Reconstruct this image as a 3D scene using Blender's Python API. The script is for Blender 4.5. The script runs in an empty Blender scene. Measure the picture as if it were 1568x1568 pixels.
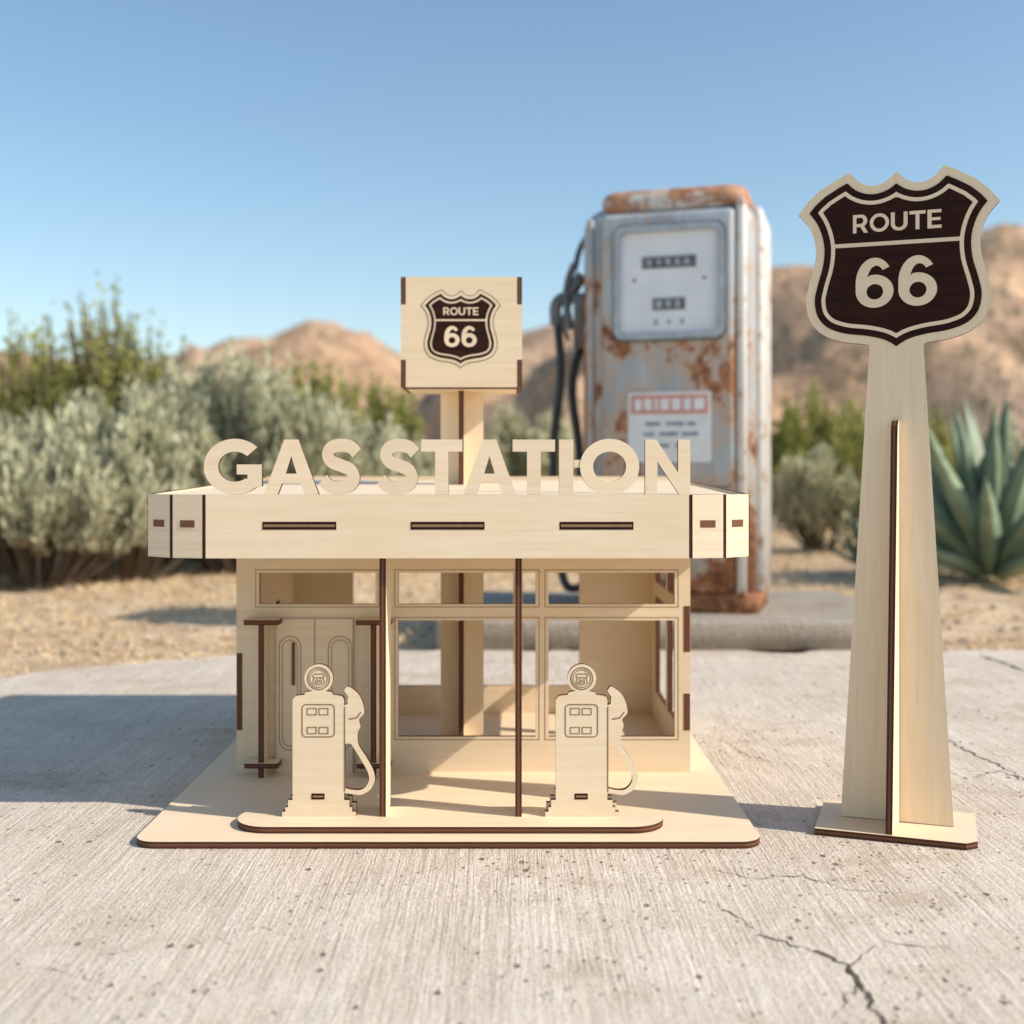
import bpy, math, random
import numpy as np
from mathutils import Matrix, Vector, noise
random.seed(4); rng=np.random.default_rng(7)
scene=bpy.context.scene
rad=math.radians
CAMH=0.578; D=1.8
def S(y): return D/(D+y)
def WX(px,y): return (px-784)/1000/S(y)
def WZ(py,y): return CAMH-(py-722)/1000/S(y)

# ------------------------------------------------------------ materials
class NT:
    def __init__(s,name):
        s.m=bpy.data.materials.new(name); s.m.use_nodes=True
        s.t=s.m.node_tree; s.n=s.t.nodes; s.n.clear()
        s.out=s.n.new('ShaderNodeOutputMaterial')
        s.b=s.n.new('ShaderNodeBsdfPrincipled'); s.l(s.b.outputs[0],s.out.inputs[0])
        s.tc=s.n.new('ShaderNodeTexCoord')
    def l(s,a,b): s.t.links.new(a,b)
    def map(s,scale=(1,1,1),rot=(0,0,0),src='Object'):
        m=s.n.new('ShaderNodeMapping'); m.inputs['Scale'].default_value=scale; m.inputs['Rotation'].default_value=rot
        s.l(s.tc.outputs[src],m.inputs[0]); return m.outputs[0]
    def noise(s,scale,vec=None,detail=5,rough=.6,dist=0):
        n=s.n.new('ShaderNodeTexNoise'); n.inputs['Scale'].default_value=scale; n.inputs['Detail'].default_value=detail
        n.inputs['Roughness'].default_value=rough; n.inputs['Distortion'].default_value=dist
        s.l(vec if vec else s.tc.outputs['Object'],n.inputs['Vector']); return n.outputs['Fac']
    def vor(s,scale,vec=None,feature='F1',out='Distance'):
        n=s.n.new('ShaderNodeTexVoronoi'); n.feature=feature; n.inputs['Scale'].default_value=scale
        s.l(vec if vec else s.tc.outputs['Object'],n.inputs['Vector']); return n.outputs[out]
    def ramp(s,fac,stops):
        r=s.n.new('ShaderNodeValToRGB'); s.l(fac,r.inputs[0]); e=r.color_ramp.elements
        while len(e)<len(stops): e.new(.5)
        for i,(p,c) in enumerate(stops):
            e[i].position=p; e[i].color=(c,c,c,1) if isinstance(c,(int,float)) else (*c,1)
        return r.outputs[0]
    def mix(s,fac,a,b,mode='MIX'):
        m=s.n.new('ShaderNodeMix'); m.data_type='RGBA'; m.blend_type=mode
        for inp,v in ((m.inputs[0],fac),(m.inputs[6],a),(m.inputs[7],b)):
            if isinstance(v,(int,float)): inp.default_value=v
            elif isinstance(v,tuple): inp.default_value=(*v,1)
            else: s.l(v,inp)
        return m.outputs[2]
    def math(s,op,a,b=0.,c=None):
        m=s.n.new('ShaderNodeMath'); m.operation=op
        for i,v in enumerate((a,b)):
            if isinstance(v,(int,float)): m.inputs[i].default_value=v
            else: s.l(v,m.inputs[i])
        if c is not None: m.inputs[2].default_value=c
        return m.outputs[0]
    def bump(s,h,strength,dist,prev=None):
        b=s.n.new('ShaderNodeBump'); b.inputs['Strength'].default_value=strength; b.inputs['Distance'].default_value=dist
        s.l(h,b.inputs['Height'])
        if prev: s.l(prev,b.inputs['Normal'])
        return b.outputs[0]
    def set(s,col=None,rough=None,normal=None,metal=None,spec=None):
        for k,v in (('Base Color',col),('Roughness',rough),('Normal',normal),('Metallic',metal),('Specular IOR Level',spec)):
            if v is None: continue
            if isinstance(v,(int,float)): s.b.inputs[k].default_value=v
            elif isinstance(v,tuple): s.b.inputs[k].default_value=(*v,1)
            else: s.l(v,s.b.inputs[k])
        return s.m

def mat_wood(name,scale,a=(.80,.63,.425),b=(.87,.715,.515)):
    k=NT(name)
    g=k.noise(1,k.map(scale),4,.6,.6)
    c=k.mix(k.ramp(g,[(.3,0.),(.7,1.)]),a,b)
    bl=k.noise(5,None,3,.5)
    c=k.mix(k.ramp(bl,[(.35,.0),(.75,.3)]),c,(.76,.565,.36))
    fl=k.noise(1,k.map((scale[0]*3,scale[1]*3,scale[2])),2,.5)
    c=k.mix(k.ramp(fl,[(.60,0.),(.72,.18)]),c,(.58,.40,.23))
    oi=k.n.new('ShaderNodeObjectInfo')
    v=k.math('MULTIPLY_ADD',oi.outputs['Random'],.09,.93)
    vv=k.n.new('ShaderNodeCombineColor'); [k.l(v,vv.inputs[i]) for i in range(3)]
    c=k.mix(1.,c,vv.outputs[0],'MULTIPLY')
    return k.set(c,.6,k.bump(g,.12,.001),spec=.3)
WOODH=mat_wood('birch_face_h',(5,90,5))
WOODV=mat_wood('birch_face_v',(90,5,5))
def mat_edge():
    k=NT('burnt_edge')
    sx=k.n.new('ShaderNodeSeparateXYZ'); k.l(k.tc.outputs['Object'],sx.inputs[0])
    az=k.math('ABSOLUTE',sx.outputs[2])
    st=k.ramp(k.math('MULTIPLY',az,200.),[(.0,(.20,.085,.042)),(.28,(.17,.07,.035)),(.38,(.045,.016,.010)),(.85,(.055,.02,.012)),(1.,(.11,.05,.028))])
    n=k.noise(60)
    c=k.mix(k.ramp(n,[(.3,0.),(.8,.6)]),st,(.14,.055,.028))
    return k.set(c,.6,spec=.2)
EDGE=mat_edge()
def mat_flat(name,c1,c2,sc=(100,10,10),rough=.6,**kw):
    k=NT(name); n=k.noise(1,k.map(sc),4); return k.set(k.mix(k.ramp(n,[(.3,0.),(.7,1.)]),c1,c2),rough,**kw)
ENGR=mat_flat('engraved_dark',(.016,.006,.004),(.04,.013,.008),(12,90,5),.7,spec=.12)
LINE=mat_flat('engraved_line',(.20,.11,.055),(.30,.17,.09))

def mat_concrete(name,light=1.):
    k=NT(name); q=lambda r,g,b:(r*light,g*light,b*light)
    big=k.noise(1.1,None,4,.6); med=k.noise(6,None,6,.68)
    broom=k.noise(1,k.map((170,6,20),(0,0,rad(7))),3,.75,.5)
    broom2=k.noise(1,k.map((50,2.5,20),(0,0,rad(-4))),3,.7)
    c=k.mix(k.ramp(big,[(.3,0.),(.7,1.)]),q(.68,.575,.465),q(.78,.685,.58))
    c=k.mix(k.ramp(med,[(.36,.60),(.60,0.)]),c,q(.56,.455,.345))
    c=k.mix(k.ramp(broom,[(.38,.42),(.54,0.)]),c,q(.46,.38,.295))
    c=k.mix(k.ramp(broom2,[(.5,0.),(.70,.40)]),c,q(.86,.78,.68))
    st=k.noise(2.6,k.map((1,1.7,1)),7,.78)
    c=k.mix(k.ramp(st,[(.54,0.),(.66,.65)]),c,q(.45,.335,.225))
    v=k.vor(20,k.map((1,.8,1))); sel=k.noise(7,None,2)
    vr=k.math('MULTIPLY_ADD',k.noise(40,None,2),-.08,.04)
    pit=k.math('MULTIPLY',k.ramp(k.math('ADD',v,vr),[(.06,1.),(.11,0.)]),k.ramp(sel,[(.43,0.),(.48,1.)]))
    v2=k.vor(55); pit2=k.math('MULTIPLY',k.ramp(v2,[(.10,1.),(.20,0.)]),k.ramp(st,[(.48,0.),(.54,1.)]))
    pit=k.math('MAXIMUM',pit,pit2)
    c=k.mix(k.math('MULTIPLY',pit,.85),c,(.15,.105,.07))
    fine=k.noise(260,None,2,.65)
    c=k.mix(k.ramp(fine,[(.34,.6),(.49,0.)]),c,q(.36,.29,.22))
    c=k.mix(k.ramp(fine,[(.55,0.),(.68,.45)]),c,q(.95,.88,.78))
    h=k.math('ADD',k.math('MULTIPLY',broom,1.0),k.math('MULTIPLY',fine,.5))
    h=k.math('ADD',h,k.math('MULTIPLY',med,2.6)); h=k.math('SUBTRACT',h,k.math('MULTIPLY',pit,1.2))
    return k.set(c,.9,k.bump(h,.75,.005),spec=.2)
CONC=mat_concrete('concrete_broomed')
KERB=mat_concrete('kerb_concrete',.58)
def mat_desert():
    k=NT('desert_sand')
    a=k.noise(.35,None,4); b=k.noise(5,None,6,.7); f=k.noise(60,None,3,.7)
    c=k.mix(k.ramp(a,[(.35,0.),(.65,1.)]),(.62,.44,.28),(.74,.555,.375))
    c=k.mix(k.ramp(b,[(.40,.6),(.55,0.)]),c,(.44,.295,.18))
    c=k.mix(k.ramp(f,[(.35,.5),(.5,0.)]),c,(.30,.21,.13))
    c=k.mix(k.ramp(b,[(.54,0.),(.68,.7)]),c,(.84,.68,.48))
    return k.set(c,.95,k.bump(k.math('ADD',b,k.math('MULTIPLY',f,.2)),.8,.05),spec=.1)
DESERT=mat_desert()
def mat_hills():
    k=NT('hill_rock')
    a=k.noise(.05,None,6,.65); b=k.noise(.5,None,5,.7)
    c=k.mix(k.ramp(a,[(.38,0.),(.6,1.)]),(.50,.31,.19),(.64,.44,.295))
    c=k.mix(k.ramp(b,[(.50,0.),(.60,.75)]),c,(.30,.215,.135))
    v=k.vor(.9)
    c=k.mix(k.ramp(v,[(.16,.75),(.32,0.)]),c,(.19,.175,.095))
    return k.set(c,.95,k.bump(b,.8,1.4),spec=.05)
HILL=mat_hills()
def mat_leaf(name,trans=.2):
    k=NT(name)
    at=k.n.new('ShaderNodeVertexColor'); at.layer_name='Col'
    d=k.n.new('ShaderNodeBsdfDiffuse'); t=k.n.new('ShaderNodeBsdfTranslucent'); mx=k.n.new('ShaderNodeMixShader')
    mx.inputs[0].default_value=trans
    c=at.outputs[0]
    k.l(c,d.inputs[0]); k.l(c,t.inputs[0]); k.l(d.outputs[0],mx.inputs[1]); k.l(t.outputs[0],mx.inputs[2])
    k.l(mx.outputs[0],k.out.inputs[0]); k.n.remove(k.b)
    return k.m
LEAF=mat_leaf('leaf')

def mat_paint():
    k=NT('weathered_paint')
    sz=k.n.new('ShaderNodeSeparateXYZ'); k.l(k.tc.outputs['Object'],sz.inputs[0])
    fade=k.noise(1,k.map((5,5,1.1)),6,.7)
    c=k.mix(k.ramp(fade,[(.38,0.),(.66,1.)]),(.26,.33,.40),(.54,.58,.59))
    stk=k.noise(1,k.map((30,30,1.4)),4,.7)
    c=k.mix(k.ramp(stk,[(.52,0.),(.68,.65)]),c,(.40,.26,.17))
    r=k.noise(5.0,k.map((1,1,.75)),8,.70,.3)
    zr=k.ramp(k.math('MULTIPLY',sz.outputs[2],.6),[(0.,.22),(.12,.07),(.40,.07),(.50,.125),(.56,.05),(.84,.03),(.92,.08)])
    ex=k.math('ABSOLUTE',sz.outputs[0]); er=k.ramp(k.math('MULTIPLY',ex,2.),[(.40,0.),(.55,.07)])
    rr=k.math('ADD',k.math('ADD',r,zr),er)
    m=k.ramp(rr,[(.63,0.),(.67,1.)])
    rc=k.mix(k.ramp(k.noise(22,None,4),[(.35,0.),(.65,1.)]),(.15,.055,.026),(.42,.19,.085))
    hal=k.ramp(rr,[(.53,0.),(.63,.7)])
    c=k.mix(hal,c,(.50,.34,.22)); c=k.mix(m,c,rc)
    return k.set(c,k.math('MULTIPLY_ADD',m,.4,.40),k.bump(rr,.3,.01))
PAINT=mat_paint()
def mat_crown():
    k=NT('crown_paint'); r=k.noise(7,None,6,.7,.3)
    m=k.ramp(r,[(.41,0.),(.51,1.)])
    c=k.mix(m,(.62,.60,.55),k.mix(k.ramp(k.noise(22),[(.35,0.),(.65,1.)]),(.30,.12,.055),(.55,.30,.17)))
    return k.set(c,.6,k.bump(r,.3,.01))
CROWN=mat_crown()
def mat_side_sunlit():
    k=NT('side_paint_sunlit'); n=k.noise(1,k.map((14,14,2))); r=k.noise(9,None,6,.7)
    c=k.mix(k.ramp(n,[(.3,0.),(.7,1.)]),(.62,.61,.58),(.78,.77,.74))  # sunlit white of the pump's right side put into the colour, under real rust
    m=k.ramp(r,[(.57,0.),(.62,1.)]); c=k.mix(k.ramp(r,[(.49,0.),(.58,.5)]),c,(.55,.40,.27)); c=k.mix(m,c,(.36,.17,.08))
    return k.set(c,.42)
PAINT_SUNLIT=mat_side_sunlit()
STEEL=mat_flat('steel_bezel',(.30,.33,.36),(.50,.53,.55),(20,20,5),.4,metal=.3)
DIAL=mat_flat('dial_face',(.72,.74,.77),(.81,.83,.84),(8,8,8),.35)
BLACK=mat_flat('black_rubber',(.015,.015,.017),(.04,.04,.042),(20,20,20),.5)
DGREY=mat_flat('dark_metal',(.08,.085,.09),(.18,.18,.185),(20,20,20),.45)
REDM=mat_flat('faded_red',(.55,.20,.16),(.66,.34,.28),(30,30,30),.6)
WHITE=mat_flat('label_white',(.70,.69,.66),(.82,.81,.79),(20,20,20),.6)
INKM=mat_flat('label_ink',(.16,.18,.26),(.30,.31,.38),(20,20,20),.6)
STONE=mat_flat('stone',(.28,.21,.145),(.53,.43,.32),(30,30,30),.9)
CRACK=mat_flat('crack_dark',(.05,.038,.028),(.15,.11,.08),(60,60,60),.95)

# ------------------------------------------------------------ helpers
PM={}
def link(o,parent=None,M=None):
    scene.collection.objects.link(o)
    if M is None: M=Matrix.Identity(4)
    if parent is not None:
        o.parent=parent; o.matrix_basis=PM[parent.name].inverted()@M
    else: o.matrix_basis=M
    return o
def empty(name,loc,rotz=0):
    o=bpy.data.objects.new(name,None); o.empty_display_size=.1
    M=Matrix.Translation(loc)@Matrix.Rotation(rotz,4,'Z')
    o.matrix_basis=M; scene.collection.objects.link(o); PM[o.name]=M; return o
T=.0105
def piece(name,polys,M,parent,t=T,face=None,edge=None):
    cu=bpy.data.curves.new(name,'CURVE'); cu.dimensions='2D'; cu.fill_mode='BOTH'; cu.extrude=t/2
    for p in polys:
        sp=cu.splines.new('POLY'); sp.points.add(len(p)-1)
        for i,q in enumerate(p): sp.points[i].co=(q[0],q[1],0,1)
        sp.use_cyclic_u=True
    tmp=bpy.data.objects.new('tmp',cu); scene.collection.objects.link(tmp)
    bpy.context.view_layer.update()
    me=bpy.data.meshes.new_from_object(tmp)
    bpy.data.objects.remove(tmp); bpy.data.curves.remove(cu)
    me.materials.clear(); me.materials.append(face or WOODH); me.materials.append(edge or EDGE)
    for f in me.polygons: 
        f.material_index=0 if abs(f.normal.z)>.5 else 1; f.use_smooth=False
    me.name=name
    return link(bpy.data.objects.new(name,me),parent,M)
def Mflat(x,y,z): return Matrix.Translation((x,y,z))
def Mcols(X,Y,Z,o): 
    m=Matrix.Identity(4)
    for i,c in enumerate((X,Y,Z,o)):
        for j in range(3): m[j][i]=c[j]
    return m
def Mfront(y,t=T): return Mcols((1,0,0),(0,0,1),(0,-1,0),(0,y+t/2,0))   # front face at y
def Mside(x): return Mcols((0,1,0),(0,0,1),(1,0,0),(x,0,0))
def rect(x0,y0,x1,y1): return [(x0,y0),(x1,y0),(x1,y1),(x0,y1)]
def rrect(x0,y0,x1,y1,r,n=7):
    x0,x1=min(x0,x1),max(x0,x1); y0,y1=min(y0,y1),max(y0,y1)
    P=[]
    for cx,cy,a0 in ((x1-r,y0+r,-90),(x1-r,y1-r,0),(x0+r,y1-r,90),(x0+r,y0+r,180)):
        for i in range(n+1):
            a=rad(a0+90*i/n); P.append((cx+r*math.cos(a),cy+r*math.sin(a)))
    return P
def ell(cx,cy,rx,ry,a0=0,a1=360,n=36):
    full=abs(a1-a0)==360
    return [(cx+rx*math.cos(rad(a0+(a1-a0)*i/n)),cy+ry*math.sin(rad(a0+(a1-a0)*i/n))) for i in range(n if full else n+1)]
def area(p): return .5*sum(p[i][0]*p[(i+1)%len(p)][1]-p[(i+1)%len(p)][0]*p[i][1] for i in range(len(p)))
def inset(p,d):
    if area(p)<0: p=p[::-1]
    n=len(p); out=[]
    for i in range(n):
        a=Vector(p[i-1]);b=Vector(p[i]);c=Vector(p[(i+1)%n])
        e1=(b-a); e2=(c-b)
        if e1.length<1e-9 or e2.length<1e-9: continue
        e1.normalize(); e2.normalize()
        n1=Vector((-e1.y,e1.x)); n2=Vector((-e2.y,e2.x)); m=n1+n2
        if m.length<1e-6: m=n1
        m.normalize(); k=d/max(.45,m.dot(n1)); q=b+m*k; out.append((q.x,q.y))
    return out
def inset_clean(p,d,step=1.5):
    if area(p)<0: p=p[::-1]
    Q=[]
    for i in range(len(p)):
        a=Vector(p[i]);b=Vector(p[(i+1)%len(p)]); n=max(1,int((b-a).length/step))
        for j in range(n): q=a+(b-a)*j/n; Q.append((q.x,q.y))
    A=np.array(Q); Bq=np.roll(A,-1,0); E=Bq-A; L2=np.maximum((E**2).sum(1),1e-12)
    out=[]
    for q in inset(Q,d):
        w=np.array(q)-A; t=np.clip((w*E).sum(1)/L2,0,1); dd=np.sqrt(((w-E*t[:,None])**2).sum(1)).min()
        if dd>d*.985 and (not out or math.hypot(q[0]-out[-1][0],q[1]-out[-1][1])>.8): out.append(q)
    return out
def ring(p,w): return [p,inset(p,w)]
def catmull(P,n=6):
    out=[]
    for i in range(len(P)-1):
        p0=Vector(P[max(0,i-1)]);p1=Vector(P[i]);p2=Vector(P[i+1]);p3=Vector(P[min(len(P)-1,i+2)])
        for j in range(n):
            t=j/n
            q=.5*((2*p1)+(p2-p0)*t+(2*p0-5*p1+4*p2-p3)*t*t+(3*p1-p0-3*p2+p3)*t**3); out.append(tuple(q))
    out.append(tuple(P[-1])); return out
def thick(P,w):
    L=[];R=[]
    for i in range(len(P)):
        a=Vector(P[max(0,i-1)]);b=Vector(P[min(len(P)-1,i+1)]); d=(b-a).normalized(); n=Vector((-d.y,d.x))
        p=Vector(P[i]); L.append(tuple(p+n*w/2)); R.append(tuple(p-n*w/2))
    return L+R[::-1]
def glyph(c):
    if c=='A': return [[(0,0),(.25,0),(.33,.2),(.67,.2),(.75,0),(1,0),(.63,1),(.37,1)],[(.40,.38),(.60,.38),(.5,.70)]]
    if c=='T': return [[(.27,0),(.53,0),(.53,.78),(.8,.78),(.8,1),(0,1),(0,.78),(.27,.78)]]
    if c=='I': return [rect(0,0,.25,1)]
    if c=='N': return [[(0,0),(.23,0),(.23,.60),(.64,0),(.85,0),(.85,1),(.62,1),(.62,.40),(.21,1),(0,1)]]
    if c=='O': return [ell(.54,.5,.54,.5),ell(.54,.5,.30,.27)]
    if c=='S': return [thick(catmull([(.74,.74),(.62,.85),(.42,.885),(.22,.84),(.15,.71),(.23,.59),(.42,.52),(.61,.44),(.68,.29),(.59,.16),(.38,.115),(.18,.15),(.05,.27)],6),.235)]
    if c=='G': return [ell(.52,.5,.52,.5,44,312,34)+[(.97,.15),(.97,.54),(.55,.54),(.55,.36),(.73,.36),(.73,.28)]+ell(.52,.5,.28,.27,308,44,26)]
    if c=='R': return [[(0,0),(.19,0),(.19,.33),(.40,.33),(.60,0),(.82,0),(.61,.365)]+ell(.45,.665,.33,.335,-48,90,12)+[(0,1)],[(.19,.5)]+ell(.42,.665,.15,.165,-90,90,8)+[(.19,.83)]]
    if c=='U': return [[(0,1)]+ell(.4,.38,.4,.38,180,360,16)+[(.8,1),(.61,1)]+ell(.4,.38,.21,.21,360,180,12)+[(.19,1)]]
    if c=='E': return [[(0,0),(.65,0),(.65,.17),(.19,.17),(.19,.42),(.6,.42),(.6,.58),(.19,.58),(.19,.83),(.64,.83),(.64,1),(0,1)]]
    if c=='o': return [ell(.54,.5,.54,.5),ell(.54,.5,.34,.325)]
    if c=='t': return [[(.305,0),(.495,0),(.495,.82),(.8,.82),(.8,1),(0,1),(0,.82),(.305,.82)]]
    if c=='6':
        return [ell(.33,.5,.33,.5,38,180,18)+ell(.33,.33,.33,.33,180,465,34)+ell(.36,.52,.16,.32,165,45,10),ell(.335,.32,.145,.155)]
def fit(c,x0,x1,y0,y1):
    g=glyph(c); xs=[q[0] for p in g for q in p]; ys=[q[1] for p in g for q in p]
    a,b,e,f=min(xs),max(xs),min(ys),max(ys)
    return [[(x0+(q[0]-a)/(b-a)*(x1-x0),y0+(q[1]-e)/(f-e)*(y1-y0)) for q in p] for p in g]

half=[(0,133)]+catmull([(0,133),(16,119),(34,114),(52,120),(68,137)],4)[1:]+[(90,126),(112,113),(128,99),(145,78)]
half+=catmull([(145,78),(128,56),(119,28),(120,0),(128,-30),(133,-58),(127,-88),(108,-110),(78,-122),(45,-127),(20,-134),(0,-148)],4)[1:]
shield=half+[(-x,y) for x,y in half[::-1][1:-1]]
def sc(p,k,cx,cy): return [(cx+x*k,cy+y*k) for x,y in p]
def shield_art(prefix,k,cx,cy,Mf,parent,big=True):
    t=.0008
    if not big: 
        piece(prefix+'_shield_outline',[sc(shield,k,cx,cy)],Mf(.0004),parent,t,ENGR,ENGR)
        piece(prefix+'_shield_rim',[sc(inset_clean(shield,2.6),k,cx,cy)],Mf(.0008),parent,t,WOODH,WOODH)
    piece(prefix+'_shield_field',[sc(inset_clean(shield,13),k,cx,cy)],Mf(.0012),parent,t,ENGR,ENGR)
    piece(prefix+'_shield_line',[sc(inset_clean(shield,23),k,cx,cy)],Mf(.0016),parent,t,WOODH,WOODH)
    piece(prefix+'_shield_core',[sc(inset_clean(shield,29),k,cx,cy)],Mf(.0020),parent,t,ENGR,ENGR)
    piece(prefix+'_shield_bar',[sc(rect(-90,22,90,28),k,cx,cy)],Mf(.0024),parent,t,WOODH,WOODH)
    x=-63
    for i,(c,w) in enumerate(zip('RoUtE',(22,28,24,23,20))):
        piece(f'{prefix}_text_{c.upper()}',[sc(p,k,cx,cy) for p in fit(c,x,x+w,43,71)],Mf(.0024),parent,t,WOODH,WOODH); x+=w+2.6
    for i,x in enumerate((-59,3)):
        piece(f'{prefix}_digit_{i+1}',[sc(p,k,cx,cy) for p in fit('6',x,x+55,-72,4)],Mf(.0024),parent,t,WOODH,WOODH)

# ============================================================ TOY GAS STATION
gs=empty('toy_gas_station',(-.1,.5,0))
piece('base_plate',[rrect(-.584,0,.386,1.06,.035)],Mflat(0,0,.0005+T/2),gs)
zb=.0005+T
piece('island_plate',[rrect(-.441,.040,.243,.152,.0555,12)],Mflat(0,0,zb+.0002+T/2),gs)
zi=zb+.0002+T
for i,px in enumerate((586,794)):
    x=WX(px,.094)
    piece(f'canopy_post_{i+1}',[rect(.094,zi,.172,.486)],Mside(x),gs,face=WOODV)
yF=.075; zB=WZ(855,yF); zT=WZ(757.5,yF)
PL=[(WX(312,yF),.075),(WX(262,.086),.086),(WX(225,.125),.125)]
PR=[(WX(1058,yF),.075),(WX(1110,.086),.086),(WX(1148,.125),.125)]
piece('fascia_front',[rect(PL[0][0]+.003,zB,PR[0][0]-.003,zT)],Mfront(yF),gs)
def vpanel(name,P,Q,zb0,zt0,zt1=None,gap=.0028,t=T):
    P=Vector(P);Q=Vector(Q);d=(Q-P);L=d.length;d.normalize(); n=(d.y,-d.x)
    o=P-Vector(n)*t/2
    M=Mcols((d.x,d.y,0),(0,0,1),(n[0],n[1],0),(o.x,o.y,0))
    zt1=zt1 if zt1 else zt0
    piece(name,[[(gap,zb0),(L-gap,zb0),(L-gap,zt1),(gap,zt0)]],M,gs)
    return M,L
zback=.562; yb=1.0
for i,(P,Q) in enumerate(((PL[1],PL[0]),(PL[2],PL[1]),(PR[0],PR[1]),(PR[1],PR[2]))):
    M,L=vpanel(f'fascia_corner_{i+1}',P,Q,zB,zT)
    piece(f'fascia_corner_slot_{i+1}',[rect(L*.28,.4885,L*.72,.5)],M@Matrix.Translation((0,0,T/2+.0002)),gs,.001,EDGE,EDGE)
for i,P in enumerate((PL[0],PL[1],PR[0],PR[1])):
    piece(f'fascia_joint_{i+1}',[rect(P[0]-.0026,zB+.0006,P[0]+.0026,zT-.0006)],Mfront(P[1]+.0015,.006),gs,.006,EDGE,EDGE)
vpanel('fascia_side_left',(PL[2][0],yb),PL[2],zB,zback,zT)
vpanel('fascia_side_right',PR[2],(PR[2][0],yb),zB,zT,zback)
piece('fascia_back',[rect(PL[2][0]+.012,zB,PR[2][0]-.012,zback+.004)],Mfront(yb),gs)
for i,(a,b) in enumerate(((402,515),(629,742),(857,970))):
    piece(f'fascia_slot_{i+1}',[rect(WX(a,yF),WZ(811,yF),WX(b,yF),WZ(799,yF))],Mfront(yF-.0006,.002),gs,.002,ENGR,EDGE)
    piece(f'fascia_slot_core_{i+1}',[rect(WX(a+2,yF),WZ(807,yF),WX(b-2,yF),WZ(803,yF))],Mfront(yF-.0011,.001),gs,.001,LINE,LINE)
roofpoly=[(PL[0][0],.088),(PR[0][0],.088),(PR[1][0]-.004,.098),(PR[2][0]-.0125,.132),(PR[2][0]-.0125,yb-.002),(PL[2][0]+.0125,yb-.002),(PL[2][0]+.0125,.132),(PL[1][0]+.004,.098)]
piece('ceiling',[roofpoly],Mflat(0,0,.4942),gs)
ang=math.atan2(zback-zT,yb-.125)
piece('roof',[[(x,(y-.088)/math.cos(ang)) for x,y in roofpoly]],Mflat(0,.088,zT-.010)@Matrix.Rotation(ang,4,'X'),gs)
boxes=[('G',312,401),('A',404,488),('S',488,553),('S',577,642),('T',645,708),('A',709,790),('T',782,850),('I',856,878),('O',888,979),('N',988,1057)]
for i,(c,a,b) in enumerate(boxes):
    ov=1.2 if c in 'GSO' else 0
    top=WZ(673-ov,yF); bot=zT+.0002
    dy=.0006 if c=='T' and a>700 else 0
    if c=='T' and a>700: a=785
    piece(f'letter_{c}_{i+1}',fit(c,WX(a,yF),WX(b,yF),bot,top),Mfront(yF+dy),gs)
piece('letter_link',[rect(WX(878.5,yF),WZ(716,yF),WX(889,yF),WZ(704,yF))],Mfront(yF+.001),gs)

yf=.418; ybk=.955; xl=WX(362,yf); xr=WX(1057,yf); ztop=.4885
X=lambda p:WX(p,yf); Z=lambda p:WZ(p,yf)
wins=[(397,877,575,925),(610,877,820,925),(840,877,1033,925),(610,950,820,1128),(840,950,1033,1128)]
facade=[rect(xl,zb,xr,ztop)]+[rect(X(a),Z(d),X(c),Z(b)) for a,b,c,d in wins]
piece('facade_wall',facade,Mfront(yf),gs,face=WOODH)
for i,(a,b,c,d) in enumerate(wins):
    o=rect(X(a-6),Z(d+5),X(c+6),Z(b-5))
    piece(f'window_line_{i+1}',ring(o,.0013),Mfront(yf-.0004,.0006),gs,.0006,LINE,LINE)
DY=yf-.006
piece('door_panel',[rect(X(424),zb,X(541),Z(947))],Mfront(DY,.0055),gs,.0055)
piece('door_split',[rect(X(482),zb+.002,X(483.3),Z(948))],Mfront(DY-.0004,.0006),gs,.0006,LINE,LINE)
for i,(a,b) in enumerate(((428,462),(503,540))):
    def arch(a,b,t0,b0,n=14):
        x0,x1=X(a),X(b); r=(x1-x0)/2; cx=(x0+x1)/2; zt=Z(t0)-r; zz=Z(b0)+r
        return ell(cx,zt,r,r,0,180,n)+ell(cx,zz,r,r,180,360,n)
    piece(f'door_arch_{i+1}',ring(arch(a,b,973,1148),.0014),Mfront(DY-.0004,.0006),gs,.0006,LINE,LINE)
    piece(f'door_arch_inner_{i+1}',ring(arch(a+5,b-5,979,1142),.0012),Mfront(DY-.0004,.0006),gs,.0006,LINE,LINE)
piece('door_handle',[rect(X(448),Z(1048),X(452.5),Z(983))],Mfront(DY-.003,.0025),gs,.0025,EDGE,EDGE)
yp=.375
for i,px in enumerate((400,572)):
    piece(f'porch_post_{i+1}',[rect(yp,zb+.0002,yf-.0003,WZ(958,yp))],Mside(WX(px,yp)),gs,face=WOODV)
    for j,(pz,w) in enumerate(((953,27),(1172,26))):
        piece(f'porch_bracket_{i+1}_{j+1}',[rrect(WX(px-w,yp),yp-.006,WX(px+w,yp),yf-.0065,.006)],Mflat(0,0,WZ(pz,yp)),gs,.009)
for i,(a,b,c,d) in enumerate(((362.5,1000,371,1118),(1047,928,1056.5,998),(1047,1062,1056.5,1118))):
    piece(f'wall_joint_{i+1}',[rect(X(a),Z(d),X(c),Z(b))],Mfront(yf-.0008,.003),gs,.003,EDGE,EDGE)
y0w=yf+T+.0003; y1w=ybk-.0003
sw=[rect(y0w,zb,y1w,ztop),rect(.50,Z(925),.66,Z(877)),rect(.69,Z(925),.87,Z(877)),rect(.50,Z(1128),.66,Z(950)),rect(.69,Z(1128),.87,Z(950))]
piece('right_wall',sw,Mside(xr-T/2),gs)
piece('left_wall',[rect(y0w,zb,y1w,ztop),rect(.60,Z(1060),.78,Z(950))],Mside(xl+T/2),gs)
B=lambda p:WX(p,ybk); BZ=lambda p:WZ(p,ybk)
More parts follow.
